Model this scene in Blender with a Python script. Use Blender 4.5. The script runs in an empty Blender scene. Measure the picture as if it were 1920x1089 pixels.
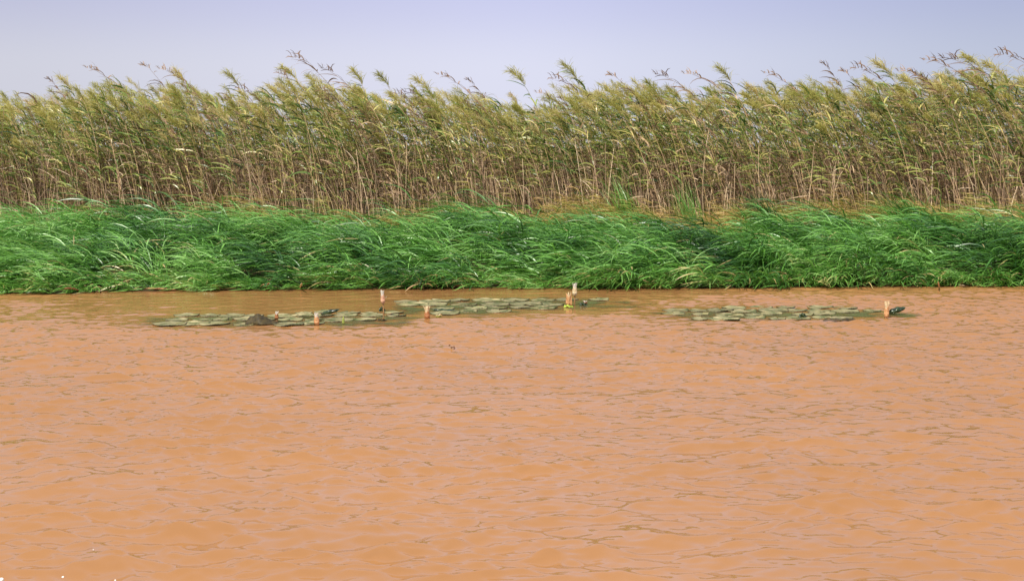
import bpy, math, random
import numpy as np
from mathutils import Vector

RS = np.random.RandomState(11)
random.seed(5)
scene = bpy.context.scene
COL = scene.collection

# ------------------------------------------------------------------ camera
CAM_H = 2.0
F_PX = 2637.0                      # focal length in pixels of the 1920 px wide photograph
HORIZON = 276.0
PITCH = math.atan((544.5 - HORIZON) / F_PX)
cam_data = bpy.data.cameras.new("camera")
cam_data.sensor_width = 36.0
cam_data.lens = F_PX / 1920.0 * 36.0
cam_data.clip_start = 0.1
cam_data.clip_end = 8000.0
cam = bpy.data.objects.new("camera", cam_data)
cam.location = (0, 0, CAM_H)
cam.rotation_euler = (math.radians(90) - PITCH, 0, 0)
COL.objects.link(cam)
scene.camera = cam

# ------------------------------------------------------------------ world, sun, exposure
SUN_EL = math.radians(56)
SUN_AZ = math.radians(-152)        # measured clockwise from +Y; behind the camera, to its left
world = bpy.data.worlds.new("World")
scene.world = world
world.use_nodes = True
wn, wl = world.node_tree.nodes, world.node_tree.links
wn.clear()
w_out = wn.new("ShaderNodeOutputWorld")
w_bg = wn.new("ShaderNodeBackground")
w_bg.inputs["Strength"].default_value = 0.1
sky = wn.new("ShaderNodeTexSky")
sky.sky_type = 'NISHITA'
sky.sun_disc = False
sky.sun_elevation = SUN_EL
sky.sun_rotation = SUN_AZ
sky.air_density = 1.2
sky.dust_density = 3.0
sky.ozone_density = 2.0
tc = wn.new("ShaderNodeTexCoord")
sep = wn.new("ShaderNodeSeparateXYZ")
wl.new(tc.outputs["Generated"], sep.inputs[0])
# dusty, lavender haze near the horizon
ramp = wn.new("ShaderNodeValToRGB")
ramp.color_ramp.interpolation = 'EASE'
el = ramp.color_ramp.elements
el[0].position = 0.0;  el[0].color = (.83, .84, .98, 1)
el[1].position = 1.0;  el[1].color = (.50, .55, .76, 1)
e = el.new(0.05); e.color = (.79, .80, .98, 1)
e = el.new(0.11); e.color = (.63, .64, .92, 1)
e = el.new(0.22); e.color = (.75, .74, .96, 1)
e = el.new(0.5); e.color = (.67, .68, .90, 1)
wl.new(sep.outputs["Z"], ramp.inputs[0])
# a little darker towards the sides, most to the right
rx = wn.new("ShaderNodeValToRGB")
rx.color_ramp.interpolation = 'B_SPLINE'
ex = rx.color_ramp.elements
ex[0].position = 0.0; ex[0].color = (.080, .079, .074, 1)
ex[1].position = 1.0; ex[1].color = (.064, .069, .072, 1)
e = ex.new(0.34); e.color = (.087, .087, .082, 1)
e = ex.new(0.47); e.color = (.104, .104, .104, 1)
e = ex.new(0.54); e.color = (.101, .102, .102, 1)
e = ex.new(0.66); e.color = (.066, .072, .076, 1)
mx = wn.new("ShaderNodeMath"); mx.operation = 'MULTIPLY_ADD'
wl.new(sep.outputs["X"], mx.inputs[0]); mx.inputs[1].default_value = 0.5; mx.inputs[2].default_value = 0.5
wl.new(mx.outputs[0], rx.inputs[0])
mul = wn.new("ShaderNodeMix"); mul.data_type = 'RGBA'; mul.blend_type = 'MULTIPLY'
mul.inputs["Factor"].default_value = 1.0
wl.new(ramp.outputs[0], mul.inputs["A"]); wl.new(rx.outputs[0], mul.inputs["B"])
scl = wn.new("ShaderNodeVectorMath"); scl.operation = 'SCALE'
scl.inputs["Scale"].default_value = 90.0
wl.new(mul.outputs["Result"], scl.inputs[0])
mixs = wn.new("ShaderNodeMix"); mixs.data_type = 'RGBA'
mixs.inputs["Factor"].default_value = 0.86
wl.new(sky.outputs[0], mixs.inputs["A"]); wl.new(scl.outputs[0], mixs.inputs["B"])
wl.new(mixs.outputs["Result"], w_bg.inputs["Color"])
wl.new(w_bg.outputs[0], w_out.inputs[0])

sun_data = bpy.data.lights.new("sun", 'SUN')
sun_data.energy = 4.9
sun_data.angle = math.radians(0.6)
sun_data.color = (1.0, 0.95, 0.86)
sun = bpy.data.objects.new("sun", sun_data)
sd = Vector((math.sin(SUN_AZ) * math.cos(SUN_EL), math.cos(SUN_AZ) * math.cos(SUN_EL), math.sin(SUN_EL)))
sun.rotation_euler = (-sd).to_track_quat('-Z', 'Y').to_euler()
COL.objects.link(sun)

vs = scene.view_settings
vs.view_transform = 'Standard'; vs.look = 'None'; vs.exposure = 0.14; vs.gamma = 1.0
vs.use_curve_mapping = False
scene.cycles.max_bounces = 6
scene.cycles.transparent_max_bounces = 8

# ------------------------------------------------------------------ helpers
def ground_point(px, py, z=0.0):
    """the point on the level z that the photograph shows at pixel (px, py)"""
    cx, cy, cz = (px - 960.0) / F_PX, 1.0, -(py - 544.5) / F_PX
    y = cy * math.cos(PITCH) + cz * math.sin(PITCH)
    zz = -cy * math.sin(PITCH) + cz * math.cos(PITCH)
    t = (z - CAM_H) / zz
    return np.array([cx * t, y * t, z])

def point_at_depth(px, py, Y):
    cx, cz = (px - 960.0) / F_PX, -(py - 544.5) / F_PX
    y = math.cos(PITCH) + cz * math.sin(PITCH)
    zz = -math.sin(PITCH) + cz * math.cos(PITCH)
    t = Y / y
    return np.array([cx * t, Y, CAM_H + zz * t])

def tag(o, label=None, cat=None, group=None, kind=None):
    if label: o["label"] = label
    if cat: o["category"] = cat
    if group: o["group"] = group
    if kind: o["kind"] = kind
    return o

def empty(name, loc=(0, 0, 0)):
    o = bpy.data.objects.new(name, None)
    o.empty_display_size = 0.1
    o.location = loc
    COL.objects.link(o)
    return o

class MB:
    """collects ribbons, tubes and grids, and links them as ONE mesh object"""
    def __init__(self):
        self.v, self.q, self.m, self.t, self.n = [], [], [], [], 0
    def _add(self, v, q, mat, tint):
        self.v.append(v); self.q.append(q + self.n)
        self.m.append(np.full(len(q), mat, dtype=np.int32) if np.isscalar(mat) else mat)
        self.t.append(tint); self.n += len(v)
    def ribbons(self, P, W, side, mat=0, tint=None):
        N, S, _ = P.shape
        if tint is None: tint = RS.rand(N)
        a = P - side * W[..., None] * 0.5
        b = P + side * W[..., None] * 0.5
        v = np.stack([a, b], axis=2).reshape(-1, 3)
        base = (np.arange(N) * S * 2)[:, None] + (np.arange(S - 1) * 2)[None, :]
        q = np.stack([base, base + 1, base + 3, base + 2], axis=-1).reshape(-1, 4)
        self._add(v, q, mat, np.repeat(tint, S * 2))
    def tubes(self, P, R, mat=0, tint=None, k=4):
        N, S, _ = P.shape
        if tint is None: tint = RS.rand(N)
        T = np.gradient(P, axis=1)
        T /= np.linalg.norm(T, axis=-1, keepdims=True) + 1e-9
        ref = np.zeros_like(T); ref[..., 1] = 1.0
        A = np.cross(T, ref); A /= np.linalg.norm(A, axis=-1, keepdims=True) + 1e-9
        B = np.cross(T, A)
        ang = np.arange(k) * 2 * math.pi / k
        v = (P[:, :, None] + R[..., None, None] * (A[:, :, None] * np.cos(ang)[None, None, :, None]
             + B[:, :, None] * np.sin(ang)[None, None, :, None])).reshape(-1, 3)
        i = np.arange(N)[:, None, None] * S * k + np.arange(S - 1)[None, :, None] * k
        j = np.arange(k)[None, None, :]; jn = (j + 1) % k
        q = np.stack(np.broadcast_arrays(i + j, i + jn, i + k + jn, i + k + j), axis=-1).reshape(-1, 4)
        self._add(v, q, mat, np.repeat(tint, S * k))
    def grid(self, V, mat=0, tint=0.5, close=False):
        a, b, _ = V.shape
        idx = np.arange(a * b).reshape(a, b)
        if close:
            idx = np.concatenate([idx, idx[:, :1]], axis=1)
        q = np.stack([idx[:-1, :-1], idx[1:, :-1], idx[1:, 1:], idx[:-1, 1:]], axis=-1).reshape(-1, 4)
        t = np.full(a * b, tint) if np.isscalar(tint) else tint.reshape(-1)
        self._add(V.reshape(-1, 3), q, mat, t)
    def build(self, name, mats, parent=None, smooth=True, loc=None):
        v = np.concatenate(self.v); q = np.concatenate(self.q); m = np.concatenate(self.m); t = np.concatenate(self.t)
        me = bpy.data.meshes.new(name)
        me.vertices.add(len(v)); me.vertices.foreach_set("co", v.astype(np.float32).ravel())
        me.loops.add(len(q) * 4); me.loops.foreach_set("vertex_index", q.astype(np.int32).ravel())
        me.polygons.add(len(q))
        me.polygons.foreach_set("loop_start", (np.arange(len(q)) * 4).astype(np.int32))
        me.polygons.foreach_set("loop_total", np.full(len(q), 4, dtype=np.int32))
        for mm in (mats if isinstance(mats, (list, tuple)) else [mats]): me.materials.append(mm)
        me.polygons.foreach_set("material_index", m.astype(np.int32))
        me.polygons.foreach_set("use_smooth", np.full(len(q), smooth))
        at = me.attributes.new("tint", 'FLOAT', 'POINT')
        at.data.foreach_set("value", t.astype(np.float32))
        me.update(calc_edges=True)
        o = bpy.data.objects.new(name, me)
        if parent: o.parent = parent
        if loc is not None: o.location = loc
        COL.objects.link(o)
        return o

def arcs(base, az, th0, th1, L, S, p=1.0, twist=None):
    """paths that start at angle th0 from the vertical and bend to th1, heading az"""
    N = len(base)
    t = np.linspace(0, 1, S)[None, :]
    th = th0[:, None] + (th1 - th0)[:, None] * t ** p
    d = np.stack([np.cos(az), np.sin(az), np.zeros(N)], -1)[:, None, :]
    T = d * np.sin(th)[..., None]
    T = T + np.array([0, 0, 1.0]) * np.cos(th)[..., None]
    ds = (L / (S - 1))[:, None, None]
    P = base[:, None, :] + np.concatenate([np.zeros((N, 1, 3)), np.cumsum(T[:, :-1] * ds, axis=1)], axis=1)
    n = np.broadcast_to(np.stack([-np.sin(az), np.cos(az), np.zeros(N)], -1)[:, None, :], T.shape)
    if twist is not None:
        c = np.cross(T, n)
        tw = twist[:, None, None] if twist.ndim == 1 else twist[..., None]
        n = n * np.cos(tw) + c * np.sin(tw)
    return P, T, n

# smooth value noise in 2D, for fields over the ground
class Noise2:
    def __init__(self, seed): self.g = np.random.RandomState(seed).rand(256, 256)
    def __call__(self, x, y, s):
        x = np.asarray(x, float) / s + 97.3; y = np.asarray(y, float) / s + 41.7
        xi, yi = np.floor(x).astype(int), np.floor(y).astype(int)
        fx, fy = x - xi, y - yi
        fx = fx * fx * (3 - 2 * fx); fy = fy * fy * (3 - 2 * fy)
        g = self.g
        a = g[xi % 256, yi % 256]; b = g[(xi + 1) % 256, yi % 256]
        c = g[xi % 256, (yi + 1) % 256]; d = g[(xi + 1) % 256, (yi + 1) % 256]
        return (a * (1 - fx) + b * fx) * (1 - fy) + (c * (1 - fx) + d * fx) * fy
N1, N2, N3 = Noise2(1), Noise2(2), Noise2(3)

# ------------------------------------------------------------------ materials
def new_mat(name):
    m = bpy.data.materials.new(name); m.use_nodes = True
    nt = m.node_tree
    b = nt.nodes["Principled BSDF"]
    return m, nt, b

def leaf_mat(name, stops, rough=0.45, spec=0.5, transl=0.3, noise=6.0, noise_amt=0.25):
    m, nt, b = new_mat(name)
    at = nt.nodes.new("ShaderNodeAttribute"); at.attribute_name = "tint"
    geo = nt.nodes.new("ShaderNodeNewGeometry")
    nz = nt.nodes.new("ShaderNodeTexNoise"); nz.inputs["Scale"].default_value = noise
    nz.inputs["Detail"].default_value = 3
    nt.links.new(geo.outputs["Position"], nz.inputs["Vector"])
    ma = nt.nodes.new("ShaderNodeMath"); ma.operation = 'MULTIPLY_ADD'
    nt.links.new(nz.outputs["Fac"], ma.inputs[0]); ma.inputs[1].default_value = noise_amt * 2
    sb = nt.nodes.new("ShaderNodeMath"); sb.operation = 'SUBTRACT'
    nt.links.new(at.outputs["Fac"], sb.inputs[0]); sb.inputs[1].default_value = noise_amt
    nt.links.new(sb.outputs[0], ma.inputs[2])
    r = nt.nodes.new("ShaderNodeValToRGB")
    els = r.color_ramp.elements
    els[0].position = stops[0][0]; els[0].color = (*stops[0][1], 1)
    els[1].position = stops[-1][0]; els[1].color = (*stops[-1][1], 1)
    for p, c in stops[1:-1]:
        e = els.new(p); e.color = (*c, 1)
    nt.links.new(ma.outputs[0], r.inputs[0])
    nt.links.new(r.outputs[0], b.inputs["Base Color"])
    b.inputs["Roughness"].default_value = rough
    b.inputs["Specular IOR Level"].default_value = spec
    if transl > 0:
        tr = nt.nodes.new("ShaderNodeBsdfTranslucent")
        nt.links.new(r.outputs[0], tr.inputs["Color"])
        mix = nt.nodes.new("ShaderNodeMixShader"); mix.inputs[0].default_value = transl
        out = nt.nodes["Material Output"]
        nt.links.new(b.outputs[0], mix.inputs[1]); nt.links.new(tr.outputs[0], mix.inputs[2])
        nt.links.new(mix.outputs[0], out.inputs["Surface"])
    return m

def plain_mat(name, c0, c1, rough=0.5, scale=30.0, spec=0.5, transl=0.0, bump=0.0):
    m, nt, b = new_mat(name)
    tcn = nt.nodes.new("ShaderNodeTexCoord")
    nz = nt.nodes.new("ShaderNodeTexNoise"); nz.inputs["Scale"].default_value = scale; nz.inputs["Detail"].default_value = 5
    nt.links.new(tcn.outputs["Object"], nz.inputs["Vector"])
    r = nt.nodes.new("ShaderNodeValToRGB")
    r.color_ramp.elements[0].position = 0.32; r.color_ramp.elements[0].color = (*c0, 1)
    r.color_ramp.elements[1].position = 0.68; r.color_ramp.elements[1].color = (*c1, 1)
    nt.links.new(nz.outputs["Fac"], r.inputs[0]); nt.links.new(r.outputs[0], b.inputs["Base Color"])
    b.inputs["Roughness"].default_value = rough
    b.inputs["Specular IOR Level"].default_value = spec
    if bump:
        bp = nt.nodes.new("ShaderNodeBump"); bp.inputs["Strength"].default_value = bump; bp.inputs["Distance"].default_value = 0.01
        nt.links.new(nz.outputs["Fac"], bp.inputs["Height"]); nt.links.new(bp.outputs[0], b.inputs["Normal"])
    if transl:
        tr = nt.nodes.new("ShaderNodeBsdfTranslucent"); nt.links.new(r.outputs[0], tr.inputs["Color"])
        mix = nt.nodes.new("ShaderNodeMixShader"); mix.inputs[0].default_value = transl
        nt.links.new(b.outputs[0], mix.inputs[1]); nt.links.new(tr.outputs[0], mix.inputs[2])
        nt.links.new(mix.outputs[0], nt.nodes["Material Output"].inputs["Surface"])
    return m

M = {}
M['grass'] = leaf_mat('lush_grass', [(0.0, (.016, .070, .010)), (.35, (.068, .215, .024)), (.65, (.19, .44, .062)), (.93, (.32, .56, .16)), (1.0, (.62, .48, .20))],
                      rough=0.40, spec=1.0, transl=0.25, noise=1.4, noise_amt=0.22)
M['sedge'] = leaf_mat('yellowing_sedge', [(0.0, (.10, .18, .025)), (.4, (.26, .31, .045)), (.7, (.46, .37, .09)), (1.0, (.60, .38, .14))],
                      rough=0.55, transl=0.3, noise=0.9, noise_amt=0.25)
M['reed_leaf'] = leaf_mat('reed_leaf', [(0.0, (.035, .075, .018)), (.22, (.11, .21, .035)), (.42, (.30, .38, .075)), (.64, (.62, .56, .16)), (.86, (.76, .64, .24)), (1.0, (.74, .50, .30))],
                          rough=0.36, spec=0.8, transl=0.30, noise=2.2, noise_amt=0.25)
M['stalk'] = leaf_mat('reed_stalk', [(0.0, (.16, .18, .05)), (.4, (.34, .28, .10)), (.75, (.58, .40, .18)), (1.0, (.70, .46, .28))],
                      rough=0.5, transl=0.0, noise=1.5, noise_amt=0.2)
M['dead'] = leaf_mat('dead_reed', [(0.0, (.14, .085, .06)), (.5, (.52, .35, .22)), (.85, (.80, .60, .37)), (1.0, (.85, .66, .46))],
                     rough=0.7, spec=0.3, transl=0.15, noise=1.5, noise_amt=0.2)
M['plume'] = leaf_mat('reed_plume', [(0.0, (.36, .36, .09)), (.5, (.56, .51, .15)), (.8, (.66, .58, .25)), (1.0, (.62, .44, .28))],
                      rough=0.8, spec=0.2, transl=0.45, noise=2.0, noise_amt=0.15)
M['dry_leaf'] = leaf_mat('dry_reed_leaf', [(0.0, (.16, .095, .06)), (.6, (.42, .27, .16)), (1.0, (.66, .47, .28))],
                         rough=0.6, spec=0.3, transl=0.25, noise=2.0, noise_amt=0.15)

# ------------------------------------------------------------------ terrain and water
def bank_y(x):
    """distance of the water's edge, along x"""
    x = np.asarray(x, float)
    b = 20.0 + 0.05 * x + 0.28 * (N1(x, 0, 1.3) - .5) + 0.22 * (N2(x, 3, .38) - .5)
    b = b - 0.30 * np.exp(-((x + 6.5) / 1.3) ** 2)
    return b

def ground_z(x, y):
    d = y - bank_y(x)
    z = np.where(d < 0, d * 0.25, 0.02 + 0.36 * (1 - np.exp(-np.maximum(d, 0) / 1.6)))
    z = z + np.where(d > 0, 0.05 * (N2(x, y, .8) - .5) * np.minimum(d, 1), 0)
    return np.maximum(z, -1.4)

def stretch(core, far, n):
    g = np.geomspace(0.4, far, n)
    return np.concatenate([core[0] - g[::-1], core, core[-1] + g])

xs = stretch(np.linspace(-13, 13, 210), 3500, 30)
ys = np.concatenate([-np.geomspace(60, 1, 12), np.linspace(2, 17, 12), np.linspace(18, 31, 120), 31 + np.geomspace(0.5, 4500, 40)])
X, Y = np.meshgrid(xs, ys, indexing='ij')
mb = MB()
gz = ground_z(X, Y)
gz = np.where(Y > 60, gz + 0.4 * (N1(X, Y, 90) - .5), gz)
mb.grid(np.stack([X, Y, gz], -1))
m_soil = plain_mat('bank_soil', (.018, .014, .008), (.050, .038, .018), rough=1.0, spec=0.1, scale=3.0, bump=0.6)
ground = mb.build('ground', m_soil)
tag(ground, kind='structure')

# places in the water where lily pads lie: damp the waves there
def lily_mask(x, y):
    m = np.zeros_like(x)
    for (px, py, a, b) in ((480, 600, 1.75, 1.0), (640, 598, 1.1, 1.0), (900, 576, 1.55, 1.25), (1060, 574, .9, 1.1), (1400, 588, 1.45, .85), (1560, 588, .95, .8)):
        c = ground_point(px, py)
        r = ((x - c[0]) / a) ** 2 + ((y - c[1]) / b) ** 2
        m = np.maximum(m, np.clip(1.35 - r, 0, 1))
    return m

def wave_amp(x, y):
    """sheltered, calm water behind the rafts; full ripples on the open river"""
    d = bank_y(x) - y
    calm = 1 / (1 + np.exp((x - 2.3) / 0.5)) * 1 / (1 + np.exp(-(x + 6.2) / 0.5))       # left and middle
    edge_y = 16.9 + 0.45 * np.clip(x / 3, -1, 1)
    lee = 1 / (1 + np.exp(-(y - edge_y) / 0.28))
    a = 1 - 0.80 * calm * lee
    a = a * (1 - 0.80 * np.clip(lily_mask(x, y), 0, 1))
    a = a * np.clip(0.25 + d / 1.6, 0.12, 1)
    a = a * (0.58 + 0.55 * N3(x + .5 * y, y, 1.7) + .32 * N1(x - .4 * y, y, .8))
    return a

def wave_set(n, lmin, lmax, spread, seed, main):
    r = np.random.RandomState(seed)
    lam = np.exp(r.uniform(math.log(lmin), math.log(lmax), n))
    ang = main + r.normal(0, spread, n)
    k = 2 * math.pi / lam
    return k * np.cos(ang), k * np.sin(ang), lam, r.uniform(0, 2 * math.pi, n)

wx = stretch(np.linspace(-9.6, 9.6, 1150), 3400, 26)
wy = np.concatenate([-np.geomspace(70, 1, 14), np.linspace(0.5, 5.0, 40), 5.0 + np.cumsum(np.linspace(0.0115, 0.024, 900)), ])
X, Y = np.meshgrid(wx, wy, indexing='ij')
amp = wave_amp(X, Y) * np.clip((Y - 3.5) / 1.5, 0.0, 1) * np.clip((11.0 - np.abs(X)) / 1.2, 0, 1)
Z = np.zeros_like(X); DX = np.zeros_like(X); DY = np.zeros_like(X)
act = amp > 0
xa, ya = X[act], Y[act]
za = np.zeros_like(xa); dxa = np.zeros_like(xa); dya = np.zeros_like(xa)
warp = 0.30 * (N1(xa, ya, 1.1) - .5) + 0.16 * (N2(xa, ya, .45) - .5)
def add_waves(n, lmin, lmax, spread, seed, deg, steep, wq, choppy):
    global za, dxa, dya
    for kx, ky, lam, ph in zip(*wave_set(n, lmin, lmax, spread, seed, math.radians(deg))):
        sh = steep * lam * (.5 + RS.rand())
        a = kx * xa + ky * (ya + wq * warp) + ph
        za += sh * np.cos(a)
        if choppy:
            q_ = choppy * sh * lam / 6.28
            dxa -= q_ * kx * np.sin(a); dya -= q_ * ky * np.sin(a)
add_waves(32, .12, .34, .40, 4, 74, .0048, .8, .8)
add_waves(32, .12, .34, .40, 5, 112, .0044, .8, .8)
add_waves(18, .34, .9, .40, 9, 88, .0048, .6, .8)
add_waves(26, .06, .16, .45, 14, 76, .0048, .7, 0)
add_waves(26, .06, .16, .45, 15, 112, .0044, .7, 0)
Z[act] = za; DX[act] = dxa; DY[act] = dya
V = np.stack([X + DX * amp, Y + DY * amp, Z * amp], -1)
mb = MB(); mb.grid(V)

m_water, nt, b = new_mat('muddy_river_water')
b.inputs["IOR"].default_value = 1.40
b.inputs["Roughness"].default_value = 0.06
geo = nt.nodes.new("ShaderNodeNewGeometry")
nz = nt.nodes.new("ShaderNodeTexNoise"); nz.inputs["Scale"].default_value = 0.45; nz.inputs["Detail"].default_value = 4
nt.links.new(geo.outputs["Position"], nz.inputs["Vector"])
r = nt.nodes.new("ShaderNodeValToRGB")
r.color_ramp.elements[0].position = .3; r.color_ramp.elements[0].color = (.362, .172, .060, 1)
r.color_ramp.elements[1].position = .7; r.color_ramp.elements[1].color = (.402, .192, .068, 1)
nt.links.new(nz.outputs["Fac"], r.inputs[0]); nt.links.new(r.outputs[0], b.inputs["Base Color"])
mp = nt.nodes.new("ShaderNodeMapping"); mp.inputs["Scale"].default_value = (9, 22, 10)
nt.links.new(geo.outputs["Position"], mp.inputs["Vector"])
nz2 = nt.nodes.new("ShaderNodeTexNoise"); nz2.inputs["Scale"].default_value = 1.0; nz2.inputs["Detail"].default_value = 4
nt.links.new(mp.outputs[0], nz2.inputs["Vector"])
bp = nt.nodes.new("ShaderNodeBump"); bp.inputs["Strength"].default_value = 0.25; bp.inputs["Distance"].default_value = 0.005
nt.links.new(nz2.outputs["Fac"], bp.inputs["Height"]); # silty water: light scatters evenly below the surface, the waves show only in what the surface mirrors
nt.nodes.remove(b)
df = nt.nodes.new("ShaderNodeBsdfDiffuse"); df.inputs["Normal"].default_value = (0, 0, 1)
upn = nt.nodes.new("ShaderNodeCombineXYZ"); upn.inputs[2].default_value = 1.0
nt.links.new(upn.outputs[0], df.inputs["Normal"]); nt.links.new(r.outputs[0], df.inputs["Color"])
gl = nt.nodes.new("ShaderNodeBsdfGlossy"); gl.inputs["Roughness"].default_value = 0.07
fr = nt.nodes.new("ShaderNodeFresnel"); fr.inputs["IOR"].default_value = 1.62
nt.links.new(bp.outputs[0], gl.inputs["Normal"]); nt.links.new(bp.outputs[0], fr.inputs["Normal"])
mxw = nt.nodes.new("ShaderNodeMixShader")
nt.links.new(fr.outputs[0], mxw.inputs[0]); nt.links.new(df.outputs[0], mxw.inputs[1]); nt.links.new(gl.outputs[0], mxw.inputs[2])
nt.links.new(mxw.outputs[0], nt.nodes["Material Output"].inputs["Surface"])
water = mb.build('water', m_water)
tag(water, kind='structure')
del V, X, Y, Z, DX, DY, act

# ------------------------------------------------------------------ lush grass on the bank
def grass_clumps(n, xr, dfun, culms, leaves, Lr, wr, mat, seed, tint_shift=0.0, lean=(12, 40), rad=.10, az_mean=186, dens=None, leafL=(.32, .76), dead_frac=.012, dmin=.03):
    """clumps of leaning culms, each with arching leaves that stream off it with the wind"""
    r = np.random.RandomState(seed)
    cx = r.uniform(*xr, n); cd = dfun(r.rand(n)); cy = bank_y(cx) + cd
    if dens is not None:
        keep = r.rand(n) < dens(cx, cy); cx, cd, cy = cx[keep], cd[keep], cy[keep]; n = len(cx)
    mound = 0.6 * N1(cx, cy * 1.3, .95) + 0.4 * N2(cx, cy, .42)
    Lc = (Lr[0] + (Lr[1] - Lr[0]) * np.clip((mound - .5) * 2.2 + .5, 0, 1)) * (.85 + .3 * r.rand(n))
    azc = np.radians(az_mean + 40 * (N3(cx, cy, .8) - .5) * 2 + r.normal(0, 16, n))
    tc_ = np.clip(.48 + .7 * (N2(cx, cy, .6) - .5) + r.normal(0, .09, n) + tint_shift, 0, 1)
    k = culms; m = n * k
    bx = np.repeat(cx, k) + r.normal(0, rad, m); by = np.repeat(cy, k) + r.normal(0, rad * .8, m)
    by = np.maximum(by, bank_y(bx) + dmin)
    bz = np.maximum(ground_z(bx, by), -.02) - .01
    S = 6
    L = np.repeat(Lc, k) * r.uniform(.6, 1.1, m)
    az = np.repeat(azc, k) + r.normal(0, .35, m)
    P, T, s = arcs(np.stack([bx, by, bz], -1), az, np.radians(r.uniform(*lean, m)), np.radians(r.uniform(50, 95, m)), L, S, 1.4, r.normal(0, .4, m))
    P[..., 2] = np.maximum(P[..., 2], .015)
    tn = np.clip(np.repeat(tc_, k) + r.normal(0, .10, m), 0, .93)
    t = np.linspace(0, 1, S)
    mat.ribbons(P, np.repeat(r.uniform(.004, .007, m)[:, None], S, 1) * (1 - .7 * t ** 2)[None], s, 0, tn * .6)
    li = np.repeat(np.arange(m), leaves); q = len(li)
    lt = r.uniform(.12, 1.0, q); f = lt * (S - 1); i0 = np.minimum(f.astype(int), S - 2); fr = (f - i0)[:, None]
    B = P[li, i0] * (1 - fr) + P[li, i0 + 1] * fr
    laz = az[li] + r.normal(0, .40, q)
    SL = 6
    a0 = np.radians(r.uniform(38, 98, q)); a1 = np.radians(r.uniform(100, 136, q))
    P2, T2, s2 = arcs(B, laz, a0, a1, r.uniform(*leafL, q) * (.55 + .45 * np.repeat(Lc, k)[li] / Lr[1]), SL, 1.0, r.normal(0, .55, q))
    P2[..., 2] = np.maximum(P2[..., 2], .010 + .02 * r.rand(q)[:, None])
    t = np.linspace(0, 1, SL)
    W = r.uniform(wr[0], wr[1], q)[:, None] * (np.clip(.5 + t * 3, 0, 1) * (1 - t ** 2.6 * .95))[None]
    tl = np.clip(tn[li] + r.normal(0, .11, q), 0, .93)
    tl[r.rand(q) < dead_frac] = 1.2
    mat.ribbons(P2, W, s2, 0, tl)

mb = MB()
grass_clumps(1900, (-13, 13), lambda u: 0.05 + 3.7 * u ** .95, 7, 6, (.40, 1.00), (.009, .022), mb, 21, dens=lambda cx, cy: np.where(cy - bank_y(cx) < 3.65 - .75 / (1 + np.exp(-(cx - .5) / .8)) + .5 * (N1(cx, cy, .7) - .5), 1.0, .0))
# the shorter fringe that hangs over the water
grass_clumps(800, (-13, 13), lambda u: -.06 + .40 * u, 5, 5, (.14, .55), (.009, .018), mb, 22, tint_shift=.06, lean=(35, 75), rad=.08, az_mean=212, leafL=(.22, .55), dead_frac=.08, dmin=-.12)
grass = mb.build('grass', M['grass'])
tag(grass, kind='stuff'); grass["label"] = "lush green grass combed over by the wind along the water's edge"; grass["category"] = "grass"

mb = MB()
def strip(cx, cy):
    return .30 + .70 * (1 / (1 + np.exp(-(cx + 1) / 1.2)))
grass_clumps(2900, (-13, 13), lambda u: 2.9 + 2.4 * u, 7, 4, (.46, .98), (.007, .014), mb, 23, tint_shift=.16, lean=(0, 30), rad=.12, dens=lambda cx, cy: strip(cx, cy) * np.where(cy - bank_y(cx) > 3.65 - .75 / (1 + np.exp(-(cx - .5) / .8)), 1, .05), leafL=(.14, .34), dead_frac=.2)
sedge = mb.build('dry_grass', M['sedge'])
tag(sedge, kind='stuff'); sedge["label"] = "yellowing sedge between the green grass and the foot of the reeds"; sedge["category"] = "grass"

def tussock(px, py, Yd, h, label, n=260, spread=.16, lean=(0, 28), bend=(50, 115), tint=.35, az=180, seed=1):
    """a single clump that stands out of the grass; (px, py) is where its top shows"""
    r = np.random.RandomState(seed)
    top = point_at_depth(px, py, Yd)
    x0 = top[0] + .32 * h; gz0 = float(ground_z(np.array([x0]), np.array([Yd]))[0])
    H = (top[2] - gz0) * h
    base = np.stack([r.normal(0, spread, n), r.normal(0, spread * .7, n), np.zeros(n)], -1)
    P, T, s = arcs(base, np.radians(az + r.normal(0, 28, n)), np.radians(r.uniform(*lean, n)), np.radians(r.uniform(*bend, n)), H * r.uniform(.6, 1.25, n), 8, 1.4, r.normal(0, .5, n))
    t = np.linspace(0, 1, 8)
    W = r.uniform(.010, .020, n)[:, None] * (np.clip(1.2 - t, 0, 1) ** .6 * (1 - t ** 5 * .93))[None, :]
    mbt = MB(); mbt.ribbons(P, W, s, 0, np.clip(r.normal(tint, .12, n), 0, .9))
    o = mbt.build('grass_tussock', M['grass'], loc=(x0, Yd, gz0))
    tag(o, label, 'grass clump')
tussock(1072, 392, 22.4, 1.15, 'dark green grass tussock rising right of the middle of the bank', tint=.30, seed=1)
tussock(1145, 352, 24.5, 1.1, 'upright bright green clump growing against the reed stalks right of the middle', n=170, spread=.10, lean=(0, 20), bend=(15, 60), tint=.62, seed=2)
tussock(1268, 352, 24.6, 1.08, 'small pale green clump among the reed stalks, right of the upright bright clump', n=120, spread=.09, lean=(0, 20), bend=(15, 70), tint=.72, seed=3)
tussock(1408, 374, 23.3, 1.2, 'tall dark green tussock arching left above the grass on the right half', n=300, tint=.22, seed=4)
tussock(1678, 368, 23.6, 1.2, 'dense green tussock at the top of the bank near the right edge', n=300, tint=.35, seed=5)
tussock(245, 398, 22.8, 1.1, 'deep green tussock at the top of the grass on the left', n=240, tint=.15, seed=6)

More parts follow.
